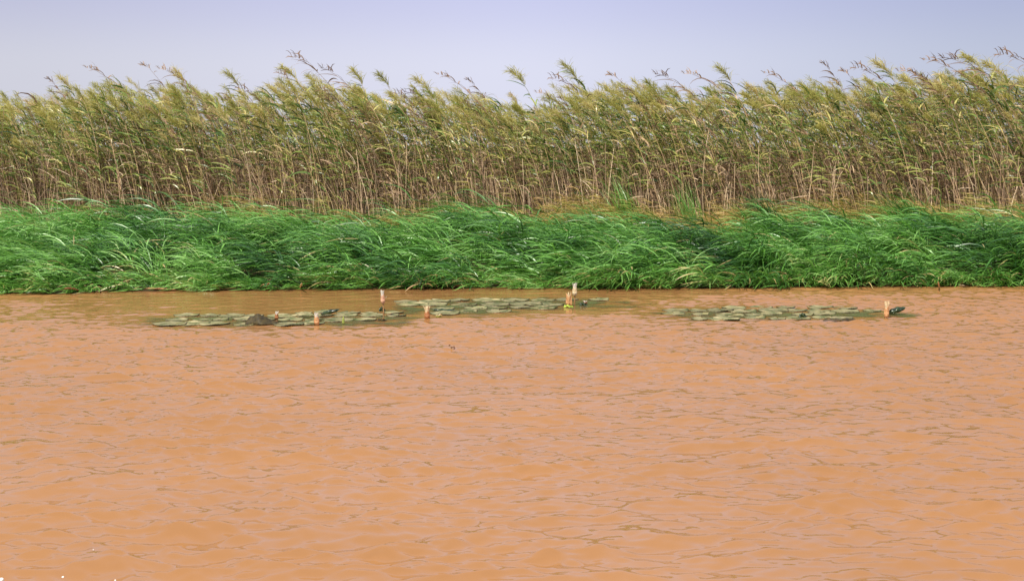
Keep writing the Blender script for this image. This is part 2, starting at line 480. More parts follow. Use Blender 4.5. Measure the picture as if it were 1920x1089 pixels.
# ------------------------------------------------------------------ reeds
def reed_arrays(n, r, H, lean, bend, leaves, leafL, leafW, S=9, leaf_t=(.30, .97), az0=180, leafS=5, azj=12):
    az = np.radians(az0 + r.normal(0, azj, n))
    P, T, s = arcs(np.zeros((n, 3)), az, lean * .35, lean + bend, H, S, 2.0)
    # leaves
    m = n * leaves
    li = np.repeat(np.arange(n), leaves)
    lt = r.uniform(leaf_t[0], leaf_t[1], m)
    f = lt * (S - 1); i0 = np.minimum(f.astype(int), S - 2); fr = (f - i0)[:, None]
    B = P[li, i0] * (1 - fr) + P[li, i0 + 1] * fr
    laz = np.radians(180 + r.normal(0, 50, m))
    L = leafL * r.uniform(.6, 1.25, m) * (1.0 - .35 * np.abs(lt - .65))
    a0 = np.radians(r.uniform(22, 75, m)); a1 = np.radians(r.uniform(85, 150, m))
    LP, LT, LS = arcs(B, laz, a0, a1, L, leafS, 1.0, r.normal(0, .7, m))
    t = np.linspace(0, 1, leafS)
    LW = (leafW * r.uniform(.7, 1.3, m))[:, None] * (np.clip(.5 + t * 2.5, 0, 1) * (1 - t ** 2.2 * .95))[None, :]
    return P, T, s, LP, LW, LS, li, lt

def plume_arrays(tips, dirs, r, k, size, sw=.0062):
    """each plume is many fine strands sweeping off the bent tip"""
    n = len(tips); m = n * k
    i = np.repeat(np.arange(n), k)
    u = r.rand(m) ** .8
    axis = dirs[i] * 1.0
    ax2 = axis.copy(); ax2[:, 2] -= .15 * u; ax2[:, 0] -= .25 * u
    ax2 /= np.linalg.norm(ax2, axis=1, keepdims=True)
    B = tips[i] + ax2 * ((u * .95 - .45) * size[i])[:, None]
    az = np.radians(180 + r.normal(0, 60, m))
    L = size[i] * (.36 + .34 * r.rand(m)) * (1.15 - .4 * u)
    P, T, s = arcs(B, az, np.radians(r.uniform(0, 85, m)), np.radians(r.uniform(55, 150, m)), L, 4, 1.0, r.normal(0, .8, m))
    W = (sw * r.uniform(.7, 1.4, m))[:, None] * np.array([.7, 1, .9, .25])[None, :]
    return P, W, s, i

def skyline(x):
    """height above the water of the reed tops, along x"""
    px = np.array([-600, 0, 60, 130, 200, 260, 330, 400, 460, 540, 600, 680, 740, 800, 870, 920, 960, 1005, 1050, 1100, 1160, 1220, 1280, 1340, 1400, 1460, 1520, 1580, 1640, 1700, 1760, 1820, 1880, 1920, 2500])
    py = np.array([190, 196, 190, 180, 162, 168, 172, 182, 176, 162, 172, 172, 182, 178, 186, 188, 204, 218, 170, 164, 170, 166, 178, 172, 168, 168, 166, 168, 154, 158, 150, 140, 140, 146, 150])
    X0 = (px - 960) / F_PX * 26.0
    Z0 = CAM_H + (HORIZON - py) / F_PX * 26.0
    return np.interp(x, X0, Z0)

def lean_at(x):
    return np.radians(np.interp(x, [-10, -5, 0, 4, 10], [11, 13, 16, 21, 24]))

def reed_mass(n, yr, seed, xr=(-13.5, 13.5), hvar=(.80, 1.0), leaves=11):
    r = np.random.RandomState(seed)
    x = r.uniform(*xr, n); y = 20 + .05 * x + yr[0] + (yr[1] - yr[0]) * r.rand(n)
    kp = r.rand(n) < .45 + 1.1 * (N2(x, y * .6, .55) - .2); x, y = x[kp], y[kp]; n = len(x)
    z = ground_z(x, y)
    lean = lean_at(x) * r.uniform(.55, 1.35, n)
    bend = np.radians(r.uniform(8, 42, n))
    top = skyline(x - .8) * (y / 26.0) ** .25 + .05 + .24 * (N3(x, y * .3, .35) - .5)
    H = (top - z) * (hvar[0] + (hvar[1] - hvar[0]) * r.rand(n) ** .75) / np.cos(lean * .8) * 1.00
    P, T, s, LP, LW, LS, li, lt = reed_arrays(n, r, H, lean, bend, leaves, .44, .027, leaf_t=(.22, .98))
    off = np.stack([x, y, z], -1)
    P = P + off[:, None]; LP = LP + off[li][:, None]
    m = MB()
    st = r.rand(n)
    m.tubes(P, (.0052 * r.uniform(.7, 1.7, n) ** 1.2)[:, None] * np.linspace(1.1, .45, P.shape[1])[None, :], 1, st, k=3)
    green = np.repeat(r.rand(n), leaves)
    lt_t = np.clip(.36 + .80 * (green - .45) + .4 * np.clip(.55 - lt, 0, 1) + r.normal(0, .20, len(lt)), 0, 1)
    matn = np.where(((lt < .56) & (r.rand(len(lt)) < .82)) | (np.repeat(r.rand(n), leaves) < .10), 3, 0)
    m.ribbons(LP, LW, LS, np.repeat(matn, LP.shape[1] - 1), lt_t)
    pl = r.rand(n) < .46
    sz = r.uniform(.24, .38, n)
    PP, PW, PS, pi = plume_arrays(P[pl, -1], T[pl, -1], r, 60, sz[pl])
    m.ribbons(PP, PW, PS, 2, np.clip(r.rand(pl.sum()) * .9, 0, 1)[pi])
    return m

REED_MATS = [M['reed_leaf'], M['stalk'], M['plume'], M['dry_leaf']]
mass = reed_mass(3300, (5.3, 9.0), 31, leaves=13)
far = reed_mass(1300, (9.5, 16.0), 32, xr=(-18, 18), hvar=(.70, .86), leaves=13)
for V_ in (far,):
    mass.v += V_.v; mass.q += [q_ + mass.n for q_ in V_.q]; mass.m += V_.m; mass.t += V_.t; mass.n += V_.n
veryfar = reed_mass(1500, (18, 42), 33, xr=(-28, 28), hvar=(.60, .78), leaves=12)
mass.v += veryfar.v; mass.q += [q_ + mass.n for q_ in veryfar.q]; mass.m += veryfar.m; mass.t += veryfar.t; mass.n += veryfar.n
o = mass.build('reed_bed', REED_MATS, smooth=False)
tag(o, kind='stuff'); o["label"] = "dense reed bed behind the front row of reeds"; o["category"] = "reeds"

# dead stems and litter between the reeds
r = np.random.RandomState(41)
n = 6500
x = r.uniform(-13.5, 13.5, n); y = 20 + .05 * x + 4.6 + 4.0 * r.rand(n); z = ground_z(x, y)
L = r.uniform(.5, 1.0, n) * (1.5 + .8 * N1(x, y, 1.0)) * np.where(r.rand(n) < .3, 1.15, .8)
P, T, s = arcs(np.stack([x, y, z], -1), np.radians(180 + r.normal(0, 55, n)), np.radians(r.normal(8, 13, n)), np.radians(r.normal(30, 26, n)), L, 6, 1.3, r.normal(0, 1, n))
mb = MB()
mb.tubes(P[:2500], np.full((2500, 6), .0045), 0, np.clip(r.rand(2500), 0, 1), k=3)
mb.ribbons(P[2500:], np.repeat(r.uniform(.006, .014, n - 2500)[:, None], 6, 1) * np.array([1, 1, .9, .8, .5, .1]), s[2500:], 0, r.rand(n - 2500) * .8)
n = 7000   # loose dead leaves hanging off the lower stems
x = r.uniform(-13.5, 13.5, n); y = 20 + .05 * x + 4.7 + 3.6 * r.rand(n); z = ground_z(x, y) + r.uniform(.05, 1.7, n)
P, T, s = arcs(np.stack([x, y, z], -1), np.radians(180 + r.normal(0, 60, n)), np.radians(r.uniform(10, 110, n)), np.radians(r.uniform(60, 165, n)), r.uniform(.12, .38, n), 4, 1.0, r.normal(0, 1, n))
mb.ribbons(P, np.repeat(r.uniform(.007, .014, n)[:, None], 4, 1) * np.array([.8, 1, .8, .1]), s, 0, r.rand(n))
o = mb.build('dead_reed_stems', M['dead'], smooth=False)
tag(o, kind='stuff'); o["label"] = "brown dead stems and litter between the reeds"; o["category"] = "dead reeds"

# --- individual reeds of the front row
def make_reed(kind, seed):
    """a reed 1 m... its own height H, standing at the origin, tip bent to the left"""
    r = np.random.RandomState(seed)
    root = empty('reed', (0, 0, -50))
    one = np.ones(1)
    H = 2.75
    if kind == 'plumed':
        lean, bend, nl, lL, lW = r.uniform(9, 14), r.uniform(14, 32), 17, .42, .026
    elif kind == 'leafy':
        lean, bend, nl, lL, lW = r.uniform(8, 13), r.uniform(14, 30), 20, .46, .028
    else:
        lean, bend, nl, lL, lW = r.uniform(9, 13), r.uniform(25, 60), 12, .34, .017
    lo = .36 if kind != 'dry' else .70
    P, T, s, LP, LW, LS, li, lt = reed_arrays(1, r, H * one, np.radians(lean) * one, np.radians(bend) * one, nl, lL, lW, S=12, leaf_t=(lo, .985), leafS=6, azj=4)
    a = MB(); a.tubes(P, (.0065 if kind != 'dry' else .0050) * np.linspace(1.1, .42, 12)[None, :], 0, np.array([r.rand() if kind != 'dry' else .2]), k=5)
    a.build('stalk', M['stalk'] if kind != 'dry' else M['dead'], root)
    a = MB()
    tn = np.clip(.28 + .4 * np.clip(.6 - lt, 0, 1) + r.normal(0, .15, len(lt)) + r.uniform(-.08, .22), 0, 1)
    a.ribbons(LP, LW, LS, 0, tn)
    a.build('foliage', M['reed_leaf'] if kind != 'dry' else M['dry_leaf'], root, smooth=False)
    if kind != 'leafy':
        k = 130 if kind == 'plumed' else 15
        sz = np.array([r.uniform(.28, .40) if kind == 'plumed' else r.uniform(.18, .28)])
        PP, PW, PS, pi = plume_arrays(P[:, -1], T[:, -1], r, k, sz, .0062 if kind == 'plumed' else .010)
        a = MB(); a.ribbons(PP, PW, PS, 0, np.clip(r.rand() * .8 + r.normal(0, .1, len(pi)), 0, 1))
        a.build('plume', M['plume'] if kind == 'plumed' else M['dry_leaf'], root, smooth=False)
    tip = P[0, -1] + np.array([-.10, 0, .02])
    return root, tip, P[0, -1]

protos = {'plumed': [make_reed('plumed', 100 + i) for i in range(9)],
          'leafy': [make_reed('leafy', 200 + i) for i in range(5)],
          'dry': [make_reed('dry', 300 + i) for i in range(6)]}
used = set()
def copy_thing(root):
    if root.name not in used:
        used.add(root.name); return root
    c = root.copy(); COL.objects.link(c)
    for ch in root.children:
        d = ch.copy(); COL.objects.link(d); d.parent = c
    return c

def place_reed(kind, i, base, scale, tilt, rz, label, group=None):
    root, tip, _ = protos[kind][i % len(protos[kind])]
    o = copy_thing(root)
    o.location = base; o.scale = (scale, scale, scale)
    o.rotation_euler = (0, -tilt, rz)
    tag(o, label, 'reed', group)
    return o

LANDMARKS = [(60, 'at the far left edge'), (180, 'below the hooked dark dry reed, far left'), (297, 'below the close dark dry pair'), (440, 'below the plume midway on the left'),
             (566, 'below the highest dry reed left of centre'), (672, 'below the stout yellow green plume'), (835, 'below the wispy dry reed near centre'), (974, 'below the lone olive plume'),
             (1073, 'below the long plumed reed right of centre'), (1245, 'below the drooping dry reed right of centre'), (1360, 'below the plume right of the bowed reed'),
             (1552, 'below the dark upright dry reed'), (1657, 'below the big plume on the right'), (1822, 'below the highest plume on the right')]
ORDS = ['first', 'second', 'third', 'fourth', 'fifth', 'sixth', 'seventh', 'eighth', 'ninth', 'tenth', 'eleventh', 'twelfth', 'thirteenth', 'fourteenth', 'fifteenth', 'sixteenth', 'seventeenth', 'eighteenth', 'nineteenth', 'twentieth']
r = np.random.RandomState(55)
counts = {}
NF = 262
for i in range(NF):
    x = -9.9 + 20.4 * (i + r.rand() * .9) / NF
    y = 20 + .05 * x + 4.75 + .95 * r.rand()
    kind = r.choice(['plumed', 'leafy', 'plumed', 'leafy', 'dry'])
    j = r.randint(50)
    hgt = (skyline(np.array([x - .8]))[0] - .36) * r.uniform(.66, 1.0)
    if kind == 'dry': hgt *= 1.05
    p = protos[kind][j % len(protos[kind])]
    tilt = float(lean_at(x)) - math.radians(12) + r.normal(0, .07)
    sc = hgt / (p[2][2] * math.cos(tilt)) * (1 + .25 * max(tilt, 0))
    z = float(ground_z(np.array([x]), np.array([y]))[0]) - .02
    px_mid = 960 + (x - .4) / y * F_PX
    zone = min(range(len(LANDMARKS)), key=lambda q: abs(LANDMARKS[q][0] - px_mid))
    c_ = counts.get((zone, kind), 0); counts[(zone, kind)] = c_ + 1
    word = {'plumed': 'yellow plumed', 'leafy': 'green plumeless', 'dry': 'thin brown dry'}[kind]
    lab = f'{ORDS[min(c_, 19)]} {word} front reed, {LANDMARKS[zone][1]}'
    place_reed(kind, j, (x, y, z), sc, tilt, r.normal(0, .22), lab,
               {'plumed': 'plumed reeds of the front row', 'leafy': 'leafy reeds of the front row', 'dry': 'dry reeds of the front row'}[kind])

# --- reeds whose tops stand alone against the sky
EMERGENT = [
    (95, 153, 'dry', 0, 3, 'thin dry reed standing above the bed nearest the left edge, tip bent left'),
    (128, 160, 'plumed', 1, 0, 'plumed reed at the far left, just right of the leftmost dry reed'),
    (180, 131, 'dry', 2, 2, 'dark dry reed with hooked tip above the bed left of the tall leafy crown'),
    (212, 140, 'leafy', 1, 8, 'leafy reed with broad dark leaves flagging left on the left part of the skyline'),
    (283, 130, 'dry', 3, 0, 'dark dry reed, left one of the close pair on the left skyline'),
    (312, 132, 'dry', 4, 3, 'dark dry reed, right one of the close pair on the left skyline'),
    (338, 142, 'plumed', 3, 3, 'pale feathery plume above the bed just right of the pair of dark dry reeds'),
    (440, 150, 'plumed', 0, 5, 'plumed reed on the skyline midway between the left pair and the highest reed'),
    (545, 138, 'plumed', 2, 9, 'plumed reed leaning left just below the highest dry reed'),
    (566, 112, 'dry', 1, 5, 'thin dry reed with hooked tip, highest on the left half of the skyline'),
    (612, 130, 'dry', 5, 2, 'dark dry reed with drooping leaves right of the highest dry reed'),
    (672, 145, 'plumed', 4, 0, 'stout yellow green plume on the skyline left of the middle'),
    (722, 152, 'plumed', 5, 3, 'single plume standing right of the stout yellow green one'),
    (835, 143, 'dry', 2, 4, 'wispy dry reed on the skyline just left of the middle'),
    (795, 160, 'plumed', 6, 4, 'full yellow plume below and left of the wispy dry reed near the middle'),
    (884, 154, 'dry', 0, 5, 'small dry reed between the wispy one and the lone plume in the middle'),
    (974, 146, 'plumed', 7, 2, 'lone olive plume above the gap in the middle of the reed bed'),
    (1073, 137, 'plumed', 8, 10, 'long plumed reed arching left, first on the skyline right of the gap'),
    (1052, 150, 'dry', 1, 10, 'brown dry reed arching left over the gap in the middle'),
    (1155, 146, 'dry', 3, 10, 'slender dry reed curved left above the bed, right of the long plumed reed'),
    (1245, 140, 'dry', 5, 8, 'dry reed with drooping leaves, left of the bowed one on the right half'),
    (1298, 139, 'dry', 4, 12, 'bowed dry reed like a hook on the right half of the skyline'),
    (1360, 140, 'plumed', 0, 6, 'plumed reed on the skyline right of the bowed dry reed'),
    (1445, 140, 'dry', 2, 6, 'dry reed with sparse leaves left of the dark upright one on the right half'),
    (1552, 124, 'dry', 0, 0, 'dark upright dry reed, tallest in the right middle of the skyline'),
    (1588, 140, 'dry', 3, 3, 'small brown dry reed just right of the dark upright one'),
    (1620, 130, 'dry', 1, 12, 'arched dry reed left of the big plume on the right'),
    (1657, 130, 'plumed', 1, 10, 'big plume with dark flagging leaves on the right part of the skyline'),
    (1700, 134, 'dry', 4, 13, 'strongly arched dry reed right of the big plume'),
    (1745, 114, 'dry', 2, 14, 'long thin dry reed curving left high above the bed on the right'),
    (1792, 108, 'dry', 5, 15, 'straight slanting dry reed without plume near the top right of the bed'),
    (1822, 116, 'plumed', 2, 14, 'plumed reed streaming left, the highest plume on the right'),
    (1860, 130, 'plumed', 6, 12, 'plumed reed between the highest plume and the right edge'),
    (1893, 104, 'dry', 1, 16, 'dry reed arching left at the right edge, highest of all'),
]
for k, (px, py, kind, j, tl, lab) in enumerate(EMERGENT):
    Yd = 25.3 + (k * 37 % 10) * .13
    p = protos[kind][j % len(protos[kind])]
    tilt = math.radians(tl)
    tp = p[2]
    rx_ = tp[0] * math.cos(-tilt) + tp[2] * math.sin(-tilt); rz_ = -tp[0] * math.sin(-tilt) + tp[2] * math.cos(-tilt)
    T_ = point_at_depth(px, py, Yd)
    zb = .30
    sc = (T_[2] - zb) / rz_
    place_reed(kind, j, (T_[0] - rx_ * sc, Yd, zb), sc, tilt, 0, lab)

# ------------------------------------------------------------------ lily pads
M['pad'], nt, b = new_mat('lily_pad')
tcn = nt.nodes.new("ShaderNodeTexCoord"); at = nt.nodes.new("ShaderNodeAttribute"); at.attribute_name = "tint"
nz = nt.nodes.new("ShaderNodeTexNoise"); nz.inputs["Scale"].default_value = 8; nz.inputs["Detail"].default_value = 4
geo = nt.nodes.new("ShaderNodeNewGeometry"); nt.links.new(geo.outputs["Position"], nz.inputs["Vector"])
r1 = nt.nodes.new("ShaderNodeValToRGB")
r1.color_ramp.elements[0].position = .35; r1.color_ramp.elements[0].color = (.10, .13, .03, 1)
r1.color_ramp.elements[1].position = .65; r1.color_ramp.elements[1].color = (.50, .42, .20, 1)
nt.links.new(nz.outputs["Fac"], r1.inputs[0])
mxn = nt.nodes.new("ShaderNodeMix"); mxn.data_type = 'RGBA'
nt.links.new(at.outputs["Fac"], mxn.inputs["Factor"]); nt.links.new(r1.outputs[0], mxn.inputs["A"])
mxn.inputs["B"].default_value = (.030, .022, .010, 1)
nt.links.new(mxn.outputs["Result"], b.inputs["Base Color"])
b.inputs["Roughness"].default_value = .5; b.inputs["Specular IOR Level"].default_value = .3

def lily_pad(cx, cy, R, z, seed, label=None, group=None, tilt=0.0, tone=0.0):
    r = np.random.RandomState(seed)
    na, nr = 72, 7
    notch = r.uniform(0, 2 * math.pi)
    a = np.linspace(0, 2 * math.pi, na, endpoint=False)
    rr = np.array([.02, .25, .5, .75, .92, 1.0, 1.0])
    prof = np.array([0, .0, .001, .001, .002, .005, .001])
    rim = 1 + .045 * ((np.arange(na) % 2) * 2 - 1) + .05 * np.sin(3 * a + r.rand() * 6) + .03 * np.sin(5 * a + r.rand() * 6)
    da = np.abs((a - notch + math.pi) % (2 * math.pi) - math.pi)
    cut = np.where(da < .12, .35, 1.0)
    V = np.zeros((nr, na, 3)); T = np.zeros((nr, na))
    up = np.clip(np.sin(a - r.uniform(3.6, 5.8)), 0, 1) ** 3 * r.uniform(0, .014)
    for k in range(nr):
        rad = R * rr[k] * (1 + (rim - 1) * rr[k] ** 4) * (1 - (1 - cut) * (rr[k] > .4))
        V[k, :, 0] = rad * np.cos(a); V[k, :, 1] = rad * np.sin(a)
        V[k, :, 2] = prof[k] + (.004 * np.sin(4 * a + 1) + up * (rr[k] >= .92)) * rr[k] ** 3 + tilt * V[k, :, 1]
        if k == nr - 1: V[k, :, 2] -= .006
        T[k] = .10 * r.rand() + tone + (.95 if k == nr - 1 else (.15 + .45 * ((np.arange(na) + seed) % 3 == 0) if k == nr - 2 else 0))  # dark rim dots paint the shade under the teeth; last ring is brown underside
    mbp = MB(); mbp.grid(V, 0, np.clip(T, 0, 1), close=True)
    o = mbp.build('lily_pad', M['pad'], loc=(cx, cy, z))
    tag(o, label, 'lily pad', group)
    return o

ORD = ['first', 'second', 'third', 'fourth', 'fifth', 'sixth', 'seventh', 'eighth', 'ninth', 'tenth']
def pad_row(raft, row, py, x0, x1, n, seed, Rr=(.10, .19), group=None, slope=0.0, tone=(0, .35)):
    r = np.random.RandomState(seed)
    for i in range(n):
        px = x0 + (x1 - x0) * (i + .5 + r.uniform(-.18, .18)) / n
        c = ground_point(px, py + slope * (i / max(n - 1, 1)) + r.uniform(-1.6, 1.6))
        where = f'{ORD[i]} from the left in the {row} row of the {raft} raft' if i < n - 1 or n == 1 else f'rightmost in the {row} row of the {raft} raft'
        lily_pad(c[0], c[1], r.uniform(*Rr), .0022 + .0012 * ((i * 2 + seed) % 5), seed * 31 + i,
                 f'flat green lily pad, {where}', f'lily pads of the {raft} raft', tone=r.uniform(*tone))
pad_row('left', 'back', 586.5, 550, 760, 5, 1, slope=0)
pad_row('left', 'second', 592.5, 330, 760, 10, 2, slope=-1)
pad_row('left', 'third', 599.5, 310, 700, 9, 3, slope=-1)
pad_row('left', 'front', 607.5, 290, 610, 7, 4, slope=0)
pad_row('middle', 'back', 564.5, 740, 1140, 8, 5, slope=-1.5, Rr=(.13, .22))
pad_row('middle', 'second', 571.0, 740, 1060, 6, 6, slope=0, Rr=(.13, .22))
pad_row('middle', 'third', 578.5, 815, 1045, 5, 7, slope=-1)
pad_row('middle', 'front', 586.0, 800, 960, 3, 8, slope=-2)
pad_row('right', 'back', 577.5, 1360, 1600, 5, 9)
pad_row('right', 'second', 583.5, 1240, 1650, 9, 10, slope=0)
pad_row('right', 'third', 590.0, 1245, 1570, 7, 11, slope=-1)
pad_row('right', 'front', 597.0, 1300, 1600, 7, 12, slope=0)

# algae and sunk leaves round the rafts
m_alg, nt, b = new_mat('algae_film')
b.inputs["Base Color"].default_value = (.135, .125, .055, 1); b.inputs["Roughness"].default_value = .18
geo = nt.nodes.new("ShaderNodeNewGeometry")
nz = nt.nodes.new("ShaderNodeTexNoise"); nz.inputs["Scale"].default_value = 3.5; nz.inputs["Detail"].default_value = 6
nt.links.new(geo.outputs["Position"], nz.inputs["Vector"])
at = nt.nodes.new("ShaderNodeAttribute"); at.attribute_name = "tint"
ad = nt.nodes.new("ShaderNodeMath"); ad.operation = 'ADD'
nt.links.new(nz.outputs["Fac"], ad.inputs[0]); nt.links.new(at.outputs["Fac"], ad.inputs[1])
rr_ = nt.nodes.new("ShaderNodeValToRGB"); rr_.color_ramp.elements[0].position = .55; rr_.color_ramp.elements[1].position = .85
nt.links.new(ad.outputs[0], rr_.inputs[0]); nt.links.new(rr_.outputs[0], b.inputs["Alpha"])
mb = MB()
for (px, py, a_, b_) in ((430, 602, 1.15, .55), (640, 601, .95, .62), (860, 580, 1.0, .75), (1010, 570, 1.35, .7), (1400, 590, 1.2, .6), (1620, 590, .75, .42)):
    c = ground_point(px, py)
    th = np.linspace(0, 2 * math.pi, 64, endpoint=False); rad = np.linspace(0.01, 1.2, 14)
    R_, A_ = np.meshgrid(rad, th, indexing='ij')
    Vx = c[0] + a_ * R_ * np.cos(A_); Vy = c[1] + b_ * R_ * np.sin(A_)
    mb.grid(np.stack([Vx, Vy, np.full_like(Vx, .0030 + .0002 * (px % 7))], -1), 0, .34 * (1 - (R_ / 1.2) ** 2) - .06, close=True)
o = mb.build('algae_film', m_alg); tag(o, kind='stuff'); o["label"] = "dark green algae film on the water round the lily pads"; o["category"] = "algae"

# ------------------------------------------------------------------ curled leaves
M['curl_brown'] = plain_mat('curled_brown_leaf', (.020, .014, .003), (.075, .052, .010), rough=.7, scale=28, bump=.3)
M['curl_dark'] = plain_mat('curled_dark_leaf', (.006, .012, .006), (.045, .075, .025), rough=.25, scale=22, bump=.4)
def folded_leaf(px0, px1, py, peak, h, label, depth=.13, mat='curl_brown'):
    """a pad folded over: a ridge whose height varies along its length"""
    a = ground_point(px0, py); b_ = ground_point(px1, py)
    W_ = b_[0] - a[0]
    u = np.linspace(0, 1, 26); v = np.linspace(-1, 1, 15)
    U, Vv = np.meshgrid(u, v, indexing='ij')
    hh = h * np.where(U < peak, np.sin(U / peak * math.pi / 2) ** .6, np.clip((1 - U) / (1 - peak), 0, 1) ** 1.15 + .04)
    wob = .012 * np.sin(U * 21 + Vv * 3) * (1 - U)
    x_ = U * W_ + .01 * np.sin(Vv * 4)
    y_ = Vv * depth * (.35 + .65 * np.sin(np.clip(U, .05, .98) * math.pi) ** .5) + .02 * np.sin(U * 9)
    z_ = hh * (1 - np.abs(Vv) ** 1.7) + wob * (1 - np.abs(Vv)) - .004
    m = MB(); m.grid(np.stack([x_, y_, z_], -1))
    o = m.build('curled_lily_pad', M[mat], loc=(a[0], a[1], .012))
    sm = o.modifiers.new('thickness', 'SOLIDIFY'); sm.thickness = .003
    tag(o, label, 'curled leaf')
def scroll_leaf(px0, px1, py0, py1, R, label, turns=1.15, mat='curl_dark', taper=.5, lift=0.02):
    a = ground_point(px0, py0); b_ = ground_point(px1, py0)
    z1 = (py0 - py1) / F_PX * a[1]
    u = np.linspace(0, 1, 22); v = np.linspace(0, 1, 20)
    U, Vv = np.meshgrid(u, v, indexing='ij')
    ang = -.9 + Vv * turns * 2 * math.pi
    rad = R * (1 - .45 * Vv) * (taper + (1 - taper) * np.sin(np.clip(U * 1.05, 0, 1) * math.pi * .85 + .3)) * (1 + .10 * np.sin(U * 14 + Vv * 6))
    x_ = U * (b_[0] - a[0]) + .02 * np.sin(ang)
    z_ = R * .75 + U * z1 + rad * np.sin(ang); y_ = rad * 1.3 * np.cos(ang)
    m = MB(); m.grid(np.stack([x_, y_, z_], -1))
    o = m.build('curled_lily_pad', M[mat], loc=(a[0], a[1], lift - R * .4))
    sm = o.modifiers.new('thickness', 'SOLIDIFY'); sm.thickness = .003
    tag(o, label, 'curled leaf')
folded_leaf(462, 520, 607, .42, .105, 'brown folded lily leaf humped up at the front of the left raft')
scroll_leaf(604, 634, 592, 587, .032, 'dark green rolled leaf at the back of the left raft, right of the orange bud')
scroll_leaf(1668, 1694, 590, 585, .046, 'dark rolled leaf beside the rightmost flower', turns=1.3)
folded_leaf(1499, 1513, 595, .5, .045, 'small dark leaf tip poking up in the right raft', depth=.03, mat='curl_dark')
folded_leaf(712, 722, 584, .5, .050, 'small dark leaf tip behind the tall flower stem', depth=.02, mat='curl_dark')
folded_leaf(813, 856, 583, .4, .018, 'thin dark upturned leaf edge right of the cream flower', depth=.03, mat='curl_dark')
folded_leaf(1544, 1606, 601, .85, .022, 'upturned brown leaf edge at the front of the right raft', depth=.04)
folded_leaf(1088, 1101, 573, .4, .035, 'small purple brown crumpled leaf just right of the flower pair', depth=.03, mat='curl_dark')
folded_leaf(709, 724, 602, .5, .022, 'small brown sunken leaf in front of the tall flower stem', depth=.03)

# ------------------------------------------------------------------ water lily flowers
M['petal_white'] = plain_mat('white_petal', (.70, .64, .50), (.84, .80, .70), rough=.55, scale=60, transl=.25)
M['petal_cream'] = plain_mat('cream_petal', (.72, .52, .25), (.85, .74, .50), rough=.55, scale=60, transl=.25)
M['petal_orange'] = plain_mat('orange_petal', (.62, .17, .05), (.80, .36, .16), rough=.5, scale=50, transl=.2)
M['sepal_brown'] = plain_mat('brown_sepal', (.26, .09, .03), (.50, .22, .08), rough=.5, scale=50)
M['sepal_pink'] = plain_mat('pinkish_sepal', (.52, .26, .15), (.70, .42, .27), rough=.5, scale=50)
M['sepal_orange'] = plain_mat('orange_sepal', (.42, .17, .05), (.70, .42, .20), rough=.5, scale=50)
M['sepal_green'] = plain_mat('green_sepal', (.22, .27, .04), (.42, .46, .10), rough=.5, scale=50)
M['stem'] = plain_mat('flower_stem', (.22, .11, .04), (.42, .24, .10), rough=.5, scale=40)

def petal_mesh(L, W, r0, open0, open1, az, cup=.35, thick=.0016):
    """one cupped petal rising from radius r0; open0/open1 = angles from the vertical at foot and tip"""
    S, K = 9, 5
    t = np.linspace(0, 1, S); k = np.linspace(-1, 1, K)
    th = np.radians(open0 + (open1 - open0) * t ** 1.6)
    rr = r0 + np.concatenate([[0], np.cumsum(np.sin(th[:-1]) * L / (S - 1))])
    zz = np.concatenate([[0], np.cumsum(np.cos(th[:-1]) * L / (S - 1))])
    w = W * np.sin(np.clip(.22 + t * .80, 0, 1) * math.pi) ** .75
    V = np.zeros((S, K, 3))
    for i in range(S):
        lx = w[i] * k * .5
        r_ = rr[i] - cup * w[i] * (k ** 2) * .5
        V[i, :, 0] = r_ * math.cos(az) - lx * math.sin(az)
        V[i, :, 1] = r_ * math.sin(az) + lx * math.cos(az)
        V[i, :, 2] = zz[i]
    return V

